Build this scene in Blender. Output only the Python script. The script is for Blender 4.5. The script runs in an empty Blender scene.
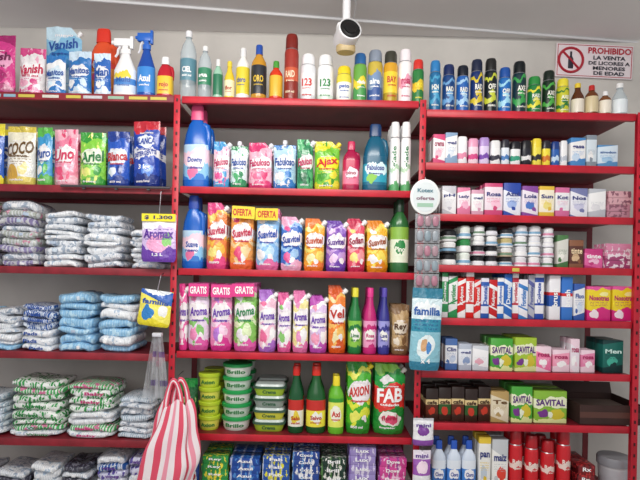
import bpy, bmesh, math, random
from mathutils import Vector, Matrix
random.seed(7)
scene=bpy.context.scene
F=511.0; CZ=1.5; CD=2.3; SH=32.0; TH=math.radians(1.2)
cT,sT=math.cos(TH),math.sin(TH)
def U(px,py,y):
    a=px-320; b=240-py+SH
    D=y+CD
    return ((a*cT-b*sT)*D/F, CZ+(a*sT+b*cT)*D/F)
WALLY=0.45
CEIL=CZ+(272-34)/F*(CD+WALLY)
def UC(px,py):
    a=px-320; b=240-py+SH
    wx=(a*cT-b*sT)/F; wz=(a*sT+b*cT)/F
    t=(CEIL-CZ)/wz
    return (wx*t, t-CD)
# ---------------- materials
def lin(h):
    if isinstance(h,(tuple,list)): return tuple(h)
    h=h.lstrip('#')
    o=[]
    for i in (0,2,4):
        c=int(h[i:i+2],16)/255
        o.append(c/12.92 if c<=0.04045 else ((c+0.055)/1.055)**2.4)
    return (o[0],o[1],o[2],1)
MC={}
def base_mat(name,rough=0.4,metal=0):
    m=bpy.data.materials.new(name); m.use_nodes=True
    b=m.node_tree.nodes['Principled BSDF']
    b.inputs['Roughness'].default_value=rough; b.inputs['Metallic'].default_value=metal
    return m,m.node_tree,b
def plain(c,rough=0.4,metal=0,alpha=1,trans=0,noise=0.0,nscale=20):
    k=('p',c,rough,metal,alpha,trans,noise,nscale)
    if k in MC: return MC[k]
    m,nt,b=base_mat('plain_'+str(c),rough,metal)
    b.inputs['Base Color'].default_value=lin(c)
    if alpha<1: b.inputs['Alpha'].default_value=alpha
    if trans: b.inputs['Transmission Weight'].default_value=trans
    if noise:
        tc=nt.nodes.new('ShaderNodeTexCoord'); n=nt.nodes.new('ShaderNodeTexNoise'); n.inputs['Scale'].default_value=nscale; n.inputs['Detail'].default_value=6
        r=nt.nodes.new('ShaderNodeValToRGB'); L=lin(c)
        r.color_ramp.elements[0].position=0.3; r.color_ramp.elements[1].position=0.7
        r.color_ramp.elements[0].color=tuple(x*(1-noise) for x in L[:3])+(1,)
        r.color_ramp.elements[1].color=tuple(min(1,x*(1+noise)) for x in L[:3])+(1,)
        nt.links.new(tc.outputs['Object'],n.inputs['Vector']); nt.links.new(n.outputs['Fac'],r.inputs['Fac']); nt.links.new(r.outputs['Color'],b.inputs['Base Color'])
    MC[k]=m; return m
def art(bands,blobs=(),splash=None,stripes=None,wave=0.0,rough=0.3,slant=0.0,fine=None,crinkle=0.0,org=0.10):
    """printed packaging: wavy colour bands, organic badges/flowers, splashes, rows of small print, crinkled film"""
    k=('a',tuple(bands),tuple(blobs),splash,stripes,wave,rough,slant,fine,crinkle,org)
    if k in MC: return MC[k]
    m,nt,b=base_mat('print',.24 if crinkle else rough)
    b.inputs['Coat Weight'].default_value=0.5 if crinkle else 0.0
    b.inputs['Coat Roughness'].default_value=0.12
    N=nt.nodes.new; Lk=nt.links.new
    tc=N('ShaderNodeTexCoord')
    dn=N('ShaderNodeTexNoise'); dn.inputs['Scale'].default_value=4.0; dn.inputs['Detail'].default_value=2
    off=N('ShaderNodeVectorMath'); off.operation='ADD'; Lk(tc.outputs['Generated'],off.inputs[0]); off.inputs[1].default_value=(random.random()*9,0,random.random()*9)
    Lk(off.outputs[0],dn.inputs['Vector'])
    v1=N('ShaderNodeVectorMath'); v1.operation='SUBTRACT'; Lk(dn.outputs['Color'],v1.inputs[0]); v1.inputs[1].default_value=(.5,.5,.5)
    v2=N('ShaderNodeVectorMath'); v2.operation='SCALE'; Lk(v1.outputs[0],v2.inputs[0]); v2.inputs['Scale'].default_value=org*2
    v3=N('ShaderNodeVectorMath'); v3.operation='ADD'; Lk(tc.outputs['Generated'],v3.inputs[0]); Lk(v2.outputs[0],v3.inputs[1])
    DV=v3.outputs[0]
    sp=N('ShaderNodeSeparateXYZ'); Lk(tc.outputs['Generated'],sp.inputs[0]); sp2=N('ShaderNodeSeparateXYZ'); Lk(DV,sp2.inputs[0])
    def math_(op,a,bb=None):
        n=N('ShaderNodeMath'); n.operation=op
        for i,x in enumerate((a,bb)):
            if isinstance(x,(int,float)): n.inputs[i].default_value=x
            elif x is not None: Lk(x,n.inputs[i])
        return n.outputs[0]
    z=sp2.outputs['Z'] if wave else sp.outputs['Z']
    if wave: z=math_('ADD',z,math_('MULTIPLY',math_('SINE',math_('MULTIPLY',sp.outputs['X'],7.0)),wave))
    if slant: z=math_('ADD',z,math_('MULTIPLY',sp.outputs['X'],slant))
    r=N('ShaderNodeValToRGB'); cr=r.color_ramp; cr.interpolation='CONSTANT'
    cr.elements[0].position=bands[0][0]; cr.elements[0].color=lin(bands[0][1])
    if len(bands)>1:
        cr.elements[1].position=bands[1][0]; cr.elements[1].color=lin(bands[1][1])
        for p,c in bands[2:]:
            e=cr.elements.new(p); e.color=lin(c)
    else: cr.elements[1].color=lin(bands[0][1])
    Lk(z,r.inputs['Fac']); col=r.outputs['Color']
    def mix(fac,c2,f=1.0):
        nonlocal col
        if f<1: fac=math_('MULTIPLY',fac,f)
        x=N('ShaderNodeMix'); x.data_type='RGBA'; Lk(fac,x.inputs['Factor']); Lk(col,x.inputs[6]); x.inputs[7].default_value=lin(c2); col=x.outputs[2]
    if stripes:
        c2,fr,duty=stripes
        mix(math_('LESS_THAN',math_('FRACT',math_('MULTIPLY',sp2.outputs['X'],fr)),duty),c2,.8)
    if splash:
        c2,sc,th=splash
        n=N('ShaderNodeTexNoise'); n.inputs['Scale'].default_value=sc; n.inputs['Detail'].default_value=3
        Lk(tc.outputs['Generated'],n.inputs['Vector']); mix(math_('GREATER_THAN',n.outputs['Fac'],th),c2)
    for cx,cz,rx,rz,c2 in blobs:
        v=N('ShaderNodeVectorMath'); v.operation='SUBTRACT'; Lk(DV,v.inputs[0]); v.inputs[1].default_value=(cx,0,cz)
        w2=N('ShaderNodeVectorMath'); w2.operation='MULTIPLY'; Lk(v.outputs[0],w2.inputs[0]); w2.inputs[1].default_value=(1/rx,0,1/rz)
        w3=N('ShaderNodeVectorMath'); w3.operation='LENGTH'; Lk(w2.outputs[0],w3.inputs[0]); mix(math_('LESS_THAN',w3.outputs['Value'],1.0),c2)
    if fine:
        c2,lo,hi=fine   # rows of tiny print between lo..hi
        mp=N('ShaderNodeVectorMath'); mp.operation='MULTIPLY'; Lk(tc.outputs['Generated'],mp.inputs[0]); mp.inputs[1].default_value=(14,0,34)
        n=N('ShaderNodeTexNoise'); n.inputs['Scale'].default_value=1.0; n.inputs['Detail'].default_value=0; Lk(mp.outputs[0],n.inputs['Vector'])
        rows=math_('GREATER_THAN',math_('FRACT',math_('MULTIPLY',sp.outputs['Z'],22.0)),.5)
        a=math_('MULTIPLY',math_('GREATER_THAN',n.outputs['Fac'],.47),rows)
        a=math_('MULTIPLY',a,math_('GREATER_THAN',sp.outputs['Z'],lo)); a=math_('MULTIPLY',a,math_('LESS_THAN',sp.outputs['Z'],hi))
        a=math_('MULTIPLY',a,math_('LESS_THAN',math_('ABSOLUTE',math_('SUBTRACT',sp.outputs['X'],.5)),.38))
        mix(a,c2,.7)
    Lk(col,b.inputs['Base Color'])
    if crinkle:
        n=N('ShaderNodeTexNoise'); n.inputs['Scale'].default_value=32; n.inputs['Detail'].default_value=3; n.inputs['Distortion'].default_value=1.2
        Lk(tc.outputs['Object'],n.inputs['Vector'])
        bp=N('ShaderNodeBump'); bp.inputs['Strength'].default_value=crinkle; bp.inputs['Distance'].default_value=.014
        Lk(n.outputs['Fac'],bp.inputs['Height']); Lk(bp.outputs['Normal'],b.inputs['Normal'])
    MC[k]=m; return m
# ---------------- text meshes
TX={}
def textdata(s):
    if s in TX: return TX[s]
    cu=bpy.data.curves.new('t','FONT'); cu.body=s; cu.resolution_u=2; cu.offset=0.03
    ob=bpy.data.objects.new('t',cu); scene.collection.objects.link(ob)
    dg=bpy.context.evaluated_depsgraph_get(); me=bpy.data.meshes.new_from_object(ob.evaluated_get(dg))
    vs=[(v.co.x,v.co.y) for v in me.vertices]; fs=[tuple(p.vertices) for p in me.polygons]
    bpy.data.objects.remove(ob); bpy.data.curves.remove(cu); bpy.data.meshes.remove(me)
    x0=min(v[0] for v in vs);x1=max(v[0] for v in vs);y0=min(v[1] for v in vs);y1=max(v[1] for v in vs)
    vs=[((a-x0)/(x1-x0)-.5,(b-y0)/(y1-y0)-.5) for a,b in vs]
    TX[s]=(vs,fs); return TX[s]
# ---------------- mesh builder
class MB:
    def __init__(s): s.v=[];s.f=[];s.mi=[];s.mats=[]
    def m(s,mat):
        if mat not in s.mats: s.mats.append(mat)
        return s.mats.index(mat)
    def add(s,vs,fs,mat):
        o=len(s.v); s.v+=[tuple(v) for v in vs]; i=s.m(mat) if not isinstance(mat,list) else None
        for k,f in enumerate(fs):
            s.f.append(tuple(a+o for a in f)); s.mi.append(i if i is not None else s.m(mat[k]))
    def box(s,x0,x1,y0,y1,z0,z1,mat,bev=0.0,M=None):
        bm=bmesh.new(); bmesh.ops.create_cube(bm,size=1)
        for v in bm.verts: v.co=Vector(((x0+x1)/2+v.co.x*(x1-x0),(y0+y1)/2+v.co.y*(y1-y0),(z0+z1)/2+v.co.z*(z1-z0)))
        if bev: bmesh.ops.bevel(bm,geom=bm.edges[:],offset=bev,segments=2,affect='EDGES',profile=0.5)
        vs=[(M@v.co if M else v.co.copy()) for v in bm.verts]; bm.verts.index_update()
        fs=[[v.index for v in f.verts] for f in bm.faces]; bm.free(); s.add(vs,fs,mat)
    def lathe(s,pts,rx,ry,n=2.0,seg=20,cx=0,cy=0,z0=0,h=1,M=None,ofx=0):
        vs=[];fs=[];ms=[]
        for r,z,mt in pts:
            for i in range(seg):
                a=2*math.pi*i/seg; ca,sa=math.cos(a),math.sin(a)
                k=(abs(ca)**n+abs(sa)**n)**(-1/n)
                p=Vector((cx+ofx*z+rx*r*ca*k,cy+ry*r*sa*k,z0+z*h)); vs.append(M@p if M else p)
        for j in range(len(pts)-1):
            for i in range(seg):
                i2=(i+1)%seg; fs.append((j*seg+i,j*seg+i2,(j+1)*seg+i2,(j+1)*seg+i)); ms.append(pts[j][2])
        fs.append(tuple(reversed(range(seg)))); ms.append(pts[0][2])
        l=(len(pts)-1)*seg; fs.append(tuple(range(l,l+seg))); ms.append(pts[-1][2])
        s.add(vs,fs,ms)
    def tube(s,path,r,mat,seg=8):
        P=[Vector(p) for p in path]; vs=[];fs=[]
        for j,p in enumerate(P):
            d=(P[min(j+1,len(P)-1)]-P[max(j-1,0)]).normalized()
            up=Vector((0,1,0)) if abs(d.y)<.9 else Vector((1,0,0))
            a=d.cross(up).normalized(); b=d.cross(a)
            rr=r[j] if isinstance(r,list) else r
            for i in range(seg):
                t=2*math.pi*i/seg; vs.append(p+a*math.cos(t)*rr+b*math.sin(t)*rr)
        for j in range(len(P)-1):
            for i in range(seg):
                i2=(i+1)%seg; fs.append((j*seg+i,j*seg+i2,(j+1)*seg+i2,(j+1)*seg+i))
        fs.append(tuple(range(seg))); l=(len(P)-1)*seg; fs.append(tuple(range(l,l+seg)))
        s.add(vs,fs,mat)
    def sq(s,c,r,e,mat,nu=16,nv=8,jit=0):
        vs=[];fs=[]
        def p(x,q): return math.copysign(abs(x)**q,x)
        for j in range(nv+1):
            ph=-math.pi/2+math.pi*j/nv
            for i in range(nu):
                t=2*math.pi*(i+.5)/nu
                k=1+random.uniform(-jit,jit)
                vs.append((c[0]+r[0]*p(math.cos(ph),e)*p(math.cos(t),e)*k,c[1]+r[1]*p(math.cos(ph),e)*p(math.sin(t),e)*k,c[2]+r[2]*p(math.sin(ph),e*1.3)))
        for j in range(nv):
            for i in range(nu):
                i2=(i+1)%nu; fs.append((j*nu+i,j*nu+i2,(j+1)*nu+i2,(j+1)*nu+i))
        s.add(vs,fs,mat)
    def text(s,t,cx,cz,w,h,surf,mat,rot=False,tilt=0.0,off=.0014):
        vs,fs=textdata(t); o=[]
        for a,b in vs:
            if rot: x,z=-b*w,a*h
            else: x,z=a*w,b*h+a*w*tilt
            x+=cx; z+=cz; o.append((x,surf(x,z)-off,z))
        s.add(o,fs,mat)
    def obj(s,name,loc=(0,0,0),rot=(0,0,0),smooth=0.6,parent=None):
        me=bpy.data.meshes.new(name); me.from_pydata(s.v,[],s.f)
        for m in s.mats: me.materials.append(m)
        me.polygons.foreach_set('material_index',s.mi)
        me.polygons.foreach_set('use_smooth',[True]*len(s.f)); me.update()
        bm=bmesh.new(); bm.from_mesh(me); bmesh.ops.recalc_face_normals(bm,faces=bm.faces[:]); bm.to_mesh(me); bm.free()
        me.set_sharp_from_angle(angle=smooth)
        ob=bpy.data.objects.new(name,me); scene.collection.objects.link(ob); ob.location=loc; ob.rotation_euler=rot
        return ob
def clone(ob,dx,dy):
    o=bpy.data.objects.new(ob.name.split('.')[0],ob.data); scene.collection.objects.link(o)
    o.location=ob.location+Vector((dx,dy,0)); o.rotation_euler=ob.rotation_euler; return o
# ---------------- shelves
PA=U(175,240,0)[0]; PB=U(420,240,0)[0]; PC=U(637,240,0)[0]; PL=U(-75,240,0)[0]
SPY={}; SZ={}
def defs(k,px,py): SPY[k]=(px,py); SZ[k]=U(px,py,0)[1]
for k,py in zip('L1 L2 L3 L4 L5 L6 L7'.split(),(94,186,268,353,440,526,612)): defs(k,85,py)
for k,py in zip('M1 M2 M3 M4 M5 M6 M7'.split(),(99,189,271,354,436,521,606)): defs(k,297,py)
for k,py in zip('R1 R2 R3 R4 R5 R6 R7 R8 R9'.split(),(112,165,216,267,320,373,425,497,600)): defs(k,530,py)
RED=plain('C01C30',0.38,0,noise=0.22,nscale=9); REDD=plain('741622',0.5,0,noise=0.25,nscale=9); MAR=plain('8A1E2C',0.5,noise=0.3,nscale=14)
tagm=[plain(c,0.5) for c in ('D8D4C8','D0C050','C8C8CC','8FB6C8','98B8A0')]
def shelving(keys,x0,x1,lip,topz,posts,liph):
    mb=MB()
    for k in keys:
        z=SZ[k]; hh=liph
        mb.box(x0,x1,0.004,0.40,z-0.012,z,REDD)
        mb.box(x0,x1,-0.002,0.006,z-hh,z+0.002,lip,0.001)
        mb.box(x0,x1,0.0065,0.02,z-hh,z-hh+0.003,lip)
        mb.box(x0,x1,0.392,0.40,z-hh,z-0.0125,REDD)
        if k=='L1':
            x=x0+.03
            while x<x1-.1:
                q=random.uniform(.05,.09); mb.box(x,x+q,-0.004,-0.0025,z-hh+.009,z-0.008,random.choice(tagm)); x+=q+random.uniform(.01,.05)
        elif random.random()<.15:
            x=random.uniform(x0+.08,x1-.1); mb.box(x,x+random.uniform(.02,.035),-0.004,-0.0025,z-hh+.008,z-0.006,random.choice(tagm))
    for px in posts:
        mb.box(px-.014,px+.014,-0.012,-0.008,0.0,topz,RED,0.001)
        mb.box(px-.002,px+.002,-0.0075,0.03,0.0,topz,RED)
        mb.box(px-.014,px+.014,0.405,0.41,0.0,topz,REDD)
        z=0.1
        while z<topz-.03:
            mb.box(px-.004,px+.004,-0.0135,-0.0125,z,z+.014,plain('3A0A10',0.6)); z+=.05
    return mb.obj('metal_shelving_unit')
shelving([k for k in SZ if k[0]=='L'],PL,PA-.018,MAR,SZ['L1']+.005,[PL-.016],0.030)
shelving([k for k in SZ if k[0]=='M'],PA+.018,PB-.018,RED,SZ['M1']+.005,[PA,PB],0.028)
shelving([k for k in SZ if k[0]=='R'],PB+.018,PC-.016,RED,SZ['R1']+.005,[PC],0.030)
# ---------------- placement
def place(xa,xb,top,k,d,yf):
    z0=SZ[k]; yc=yf+d/2; xm=(xa+xb)/2
    pyb=SPY[k][1]+(xm-SPY[k][0])*sT; pm=(top+pyb)/2
    x0=U(xa,pm,yc)[0]; x1=U(xb,pm,yc)[0]
    return (x0+x1)/2,yc,z0+.001,(x1-x0)*.97,U(xm,top,yc)[1]-z0
def finish(mb,name,x,y,z,d,rows,rz=0.0,gap=.012,smooth=.6,lean=0.0):
    o=mb.obj(name,(x,y,z+abs(lean)*.045),(0,lean,rz),smooth)
    for r in range(1,rows): clone(o,0,r*(d+gap))
    return o
def lerp(tab,t):
    for (a,b),(c,e) in zip(tab,tab[1:]):
        if t<=c: return b+(e-b)*(t-a)/(c-a)
    return tab[-1][1]
FT=[(0,.62),(.06,.9),(.25,1),(.55,.72),(.8,.34),(.92,.07),(1,.05)]
WT=[(0,.88),(.05,.97),(.15,1),(.5,.955),(.85,.97),(1,.975)]
def pouchmesh(mb,w,d,h,mat,z0=0,ph=0,cut=False):
    nx,nz=18,30
    def ext(t):
        W=w/2*lerp(WT,t); L=-W; R=W*(1-.62*max(0,(t-.84)/.16)) if cut else W
        return (L+R)/2,(R-L)/2
    def sy(x,z):
        t=min(1,max(0,(z-z0)/h)); c,H=ext(t); T=d/2*lerp(FT,t); q=min(1,abs((x-c)/H))
        wr=(.05*math.sin(14*x/w+9*t+ph)+.045*math.sin(17*t+6*x/w+ph*2))*(1-q)*(.35+t)
        return -T*(1-q*q)**.75-0.0004-d*wr
    vs=[];fs=[]
    for j in range(nz+1):
        t=j/nz; c,H=ext(t)
        for i in range(nx+1):
            x=c-H*math.cos(math.pi*i/nx); vs.append((x,sy(x,z0+t*h),z0+t*h))
        for i in range(nx-1,0,-1):
            x=c-H*math.cos(math.pi*i/nx); vs.append((x,-sy(x,z0+t*h),z0+t*h))
    n=2*nx
    for j in range(nz):
        for i in range(n):
            i2=(i+1)%n; fs.append((j*n+i,j*n+i2,(j+1)*n+i2,(j+1)*n+i))
    fs.append(tuple(range(n))); fs.append(tuple(range(nz*n,nz*n+n)))
    mb.add(vs,fs,mat); return sy
SUB=['suavizante','limpiador','aroma floral','cuidado','primavera','850 ml','fresco','nuevo']
def pouch(name,k,xa,xb,top,mat,texts=(),cap=None,banner=None,rows=2,yf=.03,capx=0.0,cut=False):
    w0=(xb-xa)*.0045; d=min(.085,w0*.62)
    x,y,z,w,h=place(xa,xb,top,k,d,yf); w*=.975
    mb=MB(); hh=h
    if cap and not cut: hh=h-0.022
    sy=pouchmesh(mb,w,d,hh,mat,0,random.uniform(0,6),cut)
    for (t,cz,tw,th,c) in texts:
        tt=random.uniform(.0,.2); mb.text(t,0,cz*h,tw*w,th*h,sy,plain(c,.4),tilt=tt,off=.0032)
    if texts:
        c=texts[0][4]; cz=texts[0][1]
        mb.text(random.choice(SUB),0,(cz-.13)*h,.6*w,.035*h,sy,plain(c,.4),off=.0025)
        mb.text(random.choice(SUB),.02*w,(cz+.125)*h,.5*w,.03*h,sy,plain('F6F2F6',.4),off=.0025)
        mb.text(random.choice(SUB),-.05*w,.1*h,.5*w,.035*h,sy,plain('F6F2F6',.4),off=.0025)
    if cap:
        C=plain(cap,.3); r=.010
        if cut:
            M=Matrix.Translation((w*.40,0,h*.895))@Matrix.Rotation(math.radians(42),4,'Y')
            mb.lathe([(.8,0,C),(.8,.35,C),(1.2,.35,C),(1.1,.95,C),(.9,1,C)],r,r,seg=12,z0=-.006,h=.026,M=M)
        else: mb.lathe([(.8,0,C),(.8,.35,C),(1.15,.35,C),(1.1,.95,C),(.9,1,C)],r,r,seg=12,cx=capx*w,z0=hh-.006,h=.028)
    if banner:
        t,bc,tc=banner; B=plain(bc,.4)
        mb.box(-w*.48,w*.48,-d*.5-.004,-d*.5-.002,h*.80,h*.99,B,M=Matrix.Rotation(random.uniform(-.02,.02),4,'Y')); mb.text(t,0,h*.895,w*.8,h*.11,lambda a,b:-d*.5-.004,plain(tc,.4))
    return finish(mb,name,x,y,z,d,rows,random.uniform(-.09,.09),lean=random.uniform(-.02,.02))
PR={
'water':[(.85,0,'B'),(1,.03,'B'),(.97,.2,'B'),(1,.25,'B'),(1,.27,'L'),(1,.58,'B'),(.96,.62,'B'),(.98,.68,'B'),(.75,.79,'B'),(.36,.88,'B'),(.34,.91,'B'),(.4,.91,'C'),(.4,.98,'C'),(.36,1,'C')],
'round':[(.9,0,'B'),(1,.03,'B'),(1,.12,'L'),(1,.62,'B'),(.9,.7,'B'),(.5,.8,'B'),(.38,.83,'B'),(.46,.83,'C'),(.44,.98,'C'),(.38,1,'C')],
'tall':[(.9,0,'B'),(1,.02,'B'),(1,.1,'L'),(1,.5,'B'),(.85,.62,'B'),(.5,.75,'B'),(.4,.86,'B'),(.46,.86,'C'),(.46,.98,'C'),(.4,1,'C')],
'aerosol':[(.9,0,'M'),(.98,.012,'M'),(.98,.02,'L'),(.98,.72,'L'),(.9,.77,'M'),(.8,.785,'M'),(.86,.785,'C'),(.84,.95,'C'),(.7,1,'C')],
'deo':[(.9,0,'L'),(1,.02,'L'),(1,.66,'L'),(1,.68,'C'),(.98,.93,'C'),(.8,.99,'C'),(.5,1,'C')],
'jug':[(.9,0,'B'),(1,.04,'B'),(1,.1,'L'),(.98,.52,'B'),(.86,.64,'B'),(.62,.76,'B'),(.4,.82,'B'),(.5,.82,'C'),(.46,.97,'C'),(.4,1,'C')],
'spray':[(.9,0,'B'),(1,.03,'B'),(1,.08,'L'),(.97,.45,'B'),(.7,.56,'B'),(.42,.68,'B'),(.36,.72,'B'),(.46,.72,'C'),(.46,.79,'C'),(.3,.8,'C')],
}
def bottle(name,k,xa,xb,top,kind,B,L,C,texts=(),rows=1,yf=.03,n=2.0,flat=1.0,handle=False,Lart=None):
    w0=(xb-xa)*.0045; d=w0*flat
    x,y,z,w,h=place(xa,xb,top,k,d,yf)
    mb=MB(); mm={'B':B if not isinstance(B,str) else plain(B,.2),'L':Lart or (L if not isinstance(L,str) else plain(L,.3)),'C':plain(C,.3),'M':plain('B8B8BC',.3,.8)}
    pr=[(r,zz,mm[q]) for r,zz,q in PR[kind]]
    rx,ry=w/2,w/2*flat
    if handle: rx*=.97
    mb.lathe(pr,rx,ry,n,24,h=h)
    tab=[(p[1],p[0]) for p in pr]
    def sy(xx,zz):
        r=max(.1,lerp(tab,zz/h)); q=min(.98,abs(xx/(rx*r))); return -ry*r*(1-q**n)**(1/n)
    for (t,cz,tw,th,c) in texts:
        if tw<0: mb.text(t,0,cz*h,-tw*w,th*h,sy,plain(c,.4),rot=True)
        else:
            mb.text(t,0,cz*h,tw*w*.9,th*h,sy,plain(c,.4))
            mb.text(random.choice(SUB),0,(cz-th*.5-.045)*h,.55*w,.03*h,sy,plain(c,.4))
            if kind=='aerosol': mb.text(random.choice(SUB),0,.14*h,.6*w,.035*h,sy,plain(c,.4))
    if handle:
        pts=[(rx*.5,0,h*.765),(rx*.76,0,h*.745),(rx*.86,0,h*.66),(rx*.86,0,h*.55),(rx*.8,0,h*.47)]
        mb.tube(pts,.12*w,mm['B'],10)
    if kind=='spray':
        C2=mm['C']; mb.box(-w*.5,w*.25,-w*.13,w*.13,h*.84,h*.96,C2,w*.04); mb.box(-w*.12,w*.12,-w*.1,w*.1,h*.79,h*.85,C2)
        mb.lathe([(1,0,C2),(.8,1,C2)],w*.1,w*.1,seg=10,h=w*.12,M=Matrix.Translation((-w*.5,0,h*.9))@Matrix.Rotation(-math.pi/2,4,'Y'))
        mb.tube([(-w*.22,0,h*.85),(-w*.34,0,h*.79),(-w*.36,0,h*.72),(-w*.46,0,h*.67)],w*.055,plain('E6E6EA',.4),6)
        mb.box(w*.2,w*.34,-w*.1,w*.1,h*.8,h*1.0,C2,w*.03)
    return finish(mb,name,x,y,z,d,rows,smooth=.7,rz=random.uniform(-.15,.15) if flat==1 else random.uniform(-.05,.05))
def carton(name,k,xa,xb,top,mat,texts=(),rows=2,yf=.025,d=None,stack=1,rz=None):
    d=d or .05
    if rz is None and stack==1: top=top+random.uniform(-1.2,1.2); yf=yf+random.uniform(0,.012)
    x,y,z,w,h=place(xa,xb,top,k,d,yf); mb=MB()
    hs=h/stack
    for i in range(stack):
        jx=random.uniform(-.035,.035)*w if stack>1 else 0
        mb.box(-w/2+jx,w/2+jx,-d/2,d/2,i*hs,(i+1)*hs-.0008,mat,min(.0015,w*.06))
        for (t,cz,tw,th,c) in texts:
            if tw<0: mb.text(t,jx,(i+cz)*hs,-tw*w,th*hs,lambda a,b:-d/2-.001,plain(c,.4),rot=True)
            else:
                mb.text(t,jx,(i+cz)*hs,tw*w,th*hs,lambda a,b:-d/2-.001,plain(c,.4))
    return finish(mb,name,x,y,z,d,rows,random.uniform(-.05,.05) if rz is None else rz,smooth=.5)
def pillows(name,k,xa,xb,top,n,mats,d=.2,yf=.03,texts=None,cols=1):
    """stack of film-wrapped packs: soft boxy packets, bellied and sagging, with folded end seams"""
    x,y,z,w,h=place(xa,xb,top,k,d,yf); mb=MB(); hs=h/n; cw=w/cols
    def p(a,q): return math.copysign(abs(a)**q,a)
    nu,nv=52,9
    for c in range(cols):
        zc=[0]
        for i in range(n): zc.append(zc[-1]+random.uniform(.7,1.3))
        zc=[q/zc[-1]*h for q in zc]
        for i in range(n):
            m=random.choice(mats)
            cx=-w/2+cw*(c+.5)+random.uniform(-.03,.03)*cw; hz=(zc[i+1]-zc[i]); zm=(zc[i+1]+zc[i])/2
            dy=random.uniform(-.012,.012); ph=random.uniform(0,6); W=cw*.485*random.uniform(.92,1.0); sl=random.uniform(-.05,.05); ribs=random.choice([14,18,22])
            vs=[];fs=[]
            for j in range(nv+1):
                a=-math.pi/2+math.pi*j/nv
                for u in range(nu):
                    t=2*math.pi*(u+.5)/nu; e=.34
                    X=W*p(math.cos(a),.42)*p(math.cos(t),e); Y=d/2*p(math.cos(a),.42)*p(math.sin(t),e)
                    if math.sin(t)<0: Y+=.0034*math.sin(ribs*X/W+ph)+.004*math.sin(5*X/W+ph)
                    Z=hz*.60*p(math.sin(a),.65)*(1+.12*math.sin(6*X/W+ph))+hz*.18*math.sin(3.0*X/W+ph)+sl*X+hz*.06*math.sin(11*X/W+ph)
                    vs.append((cx+X,dy+Y,max(0,zm+Z)))
            for j in range(nv):
                for u in range(nu):
                    i2=(u+1)%nu; fs.append((j*nu+u,j*nu+i2,(j+1)*nu+i2,(j+1)*nu+u))
            mb.add(vs,fs,m)
            if random.random()<.5:
                fx=cx+W*random.uniform(-.7,.5); tw=W*random.uniform(.15,.3)
                mb.box(fx,fx+tw,-d/2-.005+dy,-d/2+.012+dy,zm-hz*.2,zm+hz*.22,plain(random.choice(['F0F2F6','D8E6F2','F4F4F4','B8C8DC']),.25),.001,M=Matrix.Translation((fx,0,zm))@Matrix.Rotation(random.uniform(-.2,.2),4,'Y')@Matrix.Translation((-fx,0,-zm)))
            if texts and random.random()<.6:
                t,c2=random.choice(texts); mb.text(t,cx+W*random.uniform(-.3,.3),zm,cw*.4,hz*.5,lambda a,b:-d/2-.0065+dy,plain(c2,.4))
    return finish(mb,name,x,y,z,d,1,smooth=.9)
# ---------------- room
xa,xb=-3.2,3.2
def room():
    wm=plain('D2CEC8',.8,noise=.12,nscale=3); cm=plain('F0EEEC',.85,noise=.03,nscale=2.5); fm=plain('A8A298',.5,noise=.15,nscale=4)
    m=MB(); m.box(xa,xb,WALLY,WALLY+.1,0,CEIL,wm); m.obj('wall_back')
    m=MB(); m.box(xa,xb,-3.2,WALLY+.1,CEIL,CEIL+.1,cm); m.obj('ceiling')
    m=MB(); m.box(xa,xb,-3.2,WALLY+.1,-.1,0,fm); m.obj('floor')
    m=MB(); m.box(xa,xb,WALLY-.015,WALLY,0,.09,plain('6A6460',.6),.003); m.obj('baseboard_back')
    a=UC(60,-4); b=UC(700,46); d=Vector((b[0]-a[0],b[1]-a[1],0)); m=MB()
    m.tube([(a[0]-d.x*.3,a[1]-d.y*.3,CEIL-.007),(b[0]+d.x*.02,b[1]+d.y*.02,CEIL-.007)],.007,plain('DADADC',.5),8); m.obj('trim_1')
room()
# ---------------- print designs
def ap(base,acc,blob,sp=None,w=.04):
    s=sp or blob
    return art([(0,acc),(.17,base),(.84,acc)],[(.5,.55,.42,.15,blob),(random.uniform(.25,.4),.27,.19,.08,s),(random.uniform(.6,.75),.3,.13,.07,acc)],(sp,5.0,.62) if sp else None,None,w,fine=(acc,.33,.43),crinkle=.5)
def ac(base,acc,blob):
    return art([(0,acc),(random.uniform(.1,.25),base),(random.uniform(.78,.9),acc)],[(random.uniform(.35,.65),.36,.28,.13,blob),(random.uniform(.2,.8),.24,.14,.07,acc)],None,None,.0,.4,random.choice([0,.1,-.1,.2]),fine=(acc,.4,.55))
T=lambda *a:[a]
clear=plain('C9D6DC',.08,0,.5)
B=bottle
B('water_bottle','M1',180,197,32,'water',clear,'5E8C9C','EDEDF0',T('CIEL',.42,.6,.08,'FFFFFF'))
B('water_bottle','M1',198,212,47,'water',clear,'3C8A66','F0F0F0',T('agua',.42,.7,.08,'FFFFFF'))
B('cleaner_bottle','M1',213,223,60,'round','9CC8B0','2E7A58','E8E8E8')
B('cleaner_bottle','M1',224,235,62,'tall','E8C93A','F2E9C0','E8D040',T('flor',.3,.7,.1,'B03020'))
B('bleach_bottle','M1',236,250,49,'round','F0F0EC','E8D23C','E8E8E8',T('cloro',.38,.7,.1,'2A4CA0'))
B('motor_oil_bottle','M1',251,267,46,'round','C8902C','2A2C34','2850A8',T('ORO',.38,.7,.12,'E9C23A'))
B('sauce_bottle','M1',269,283,62,'round','D83A1E','E8B83C','4A9A3C')
B('insecticide_can','M1',284,299,36,'aerosol','A83026','A83A2C','7A2018',T('RAID',.4,.7,.1,'F2E0C0'),Lart=art([(0,'8A2A20'),(.3,'C85A3A'),(.5,'A0342A')]))
B('insecticide_can','M1',300,316,56,'aerosol','F0F0F0','F0F0F0','F0F0F2',T('123',.4,.7,.16,'D02A28'),Lart=art([(0,'E0E0E4'),(.15,'F4F4F4'),(.6,'E4E6EA')]))
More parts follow.
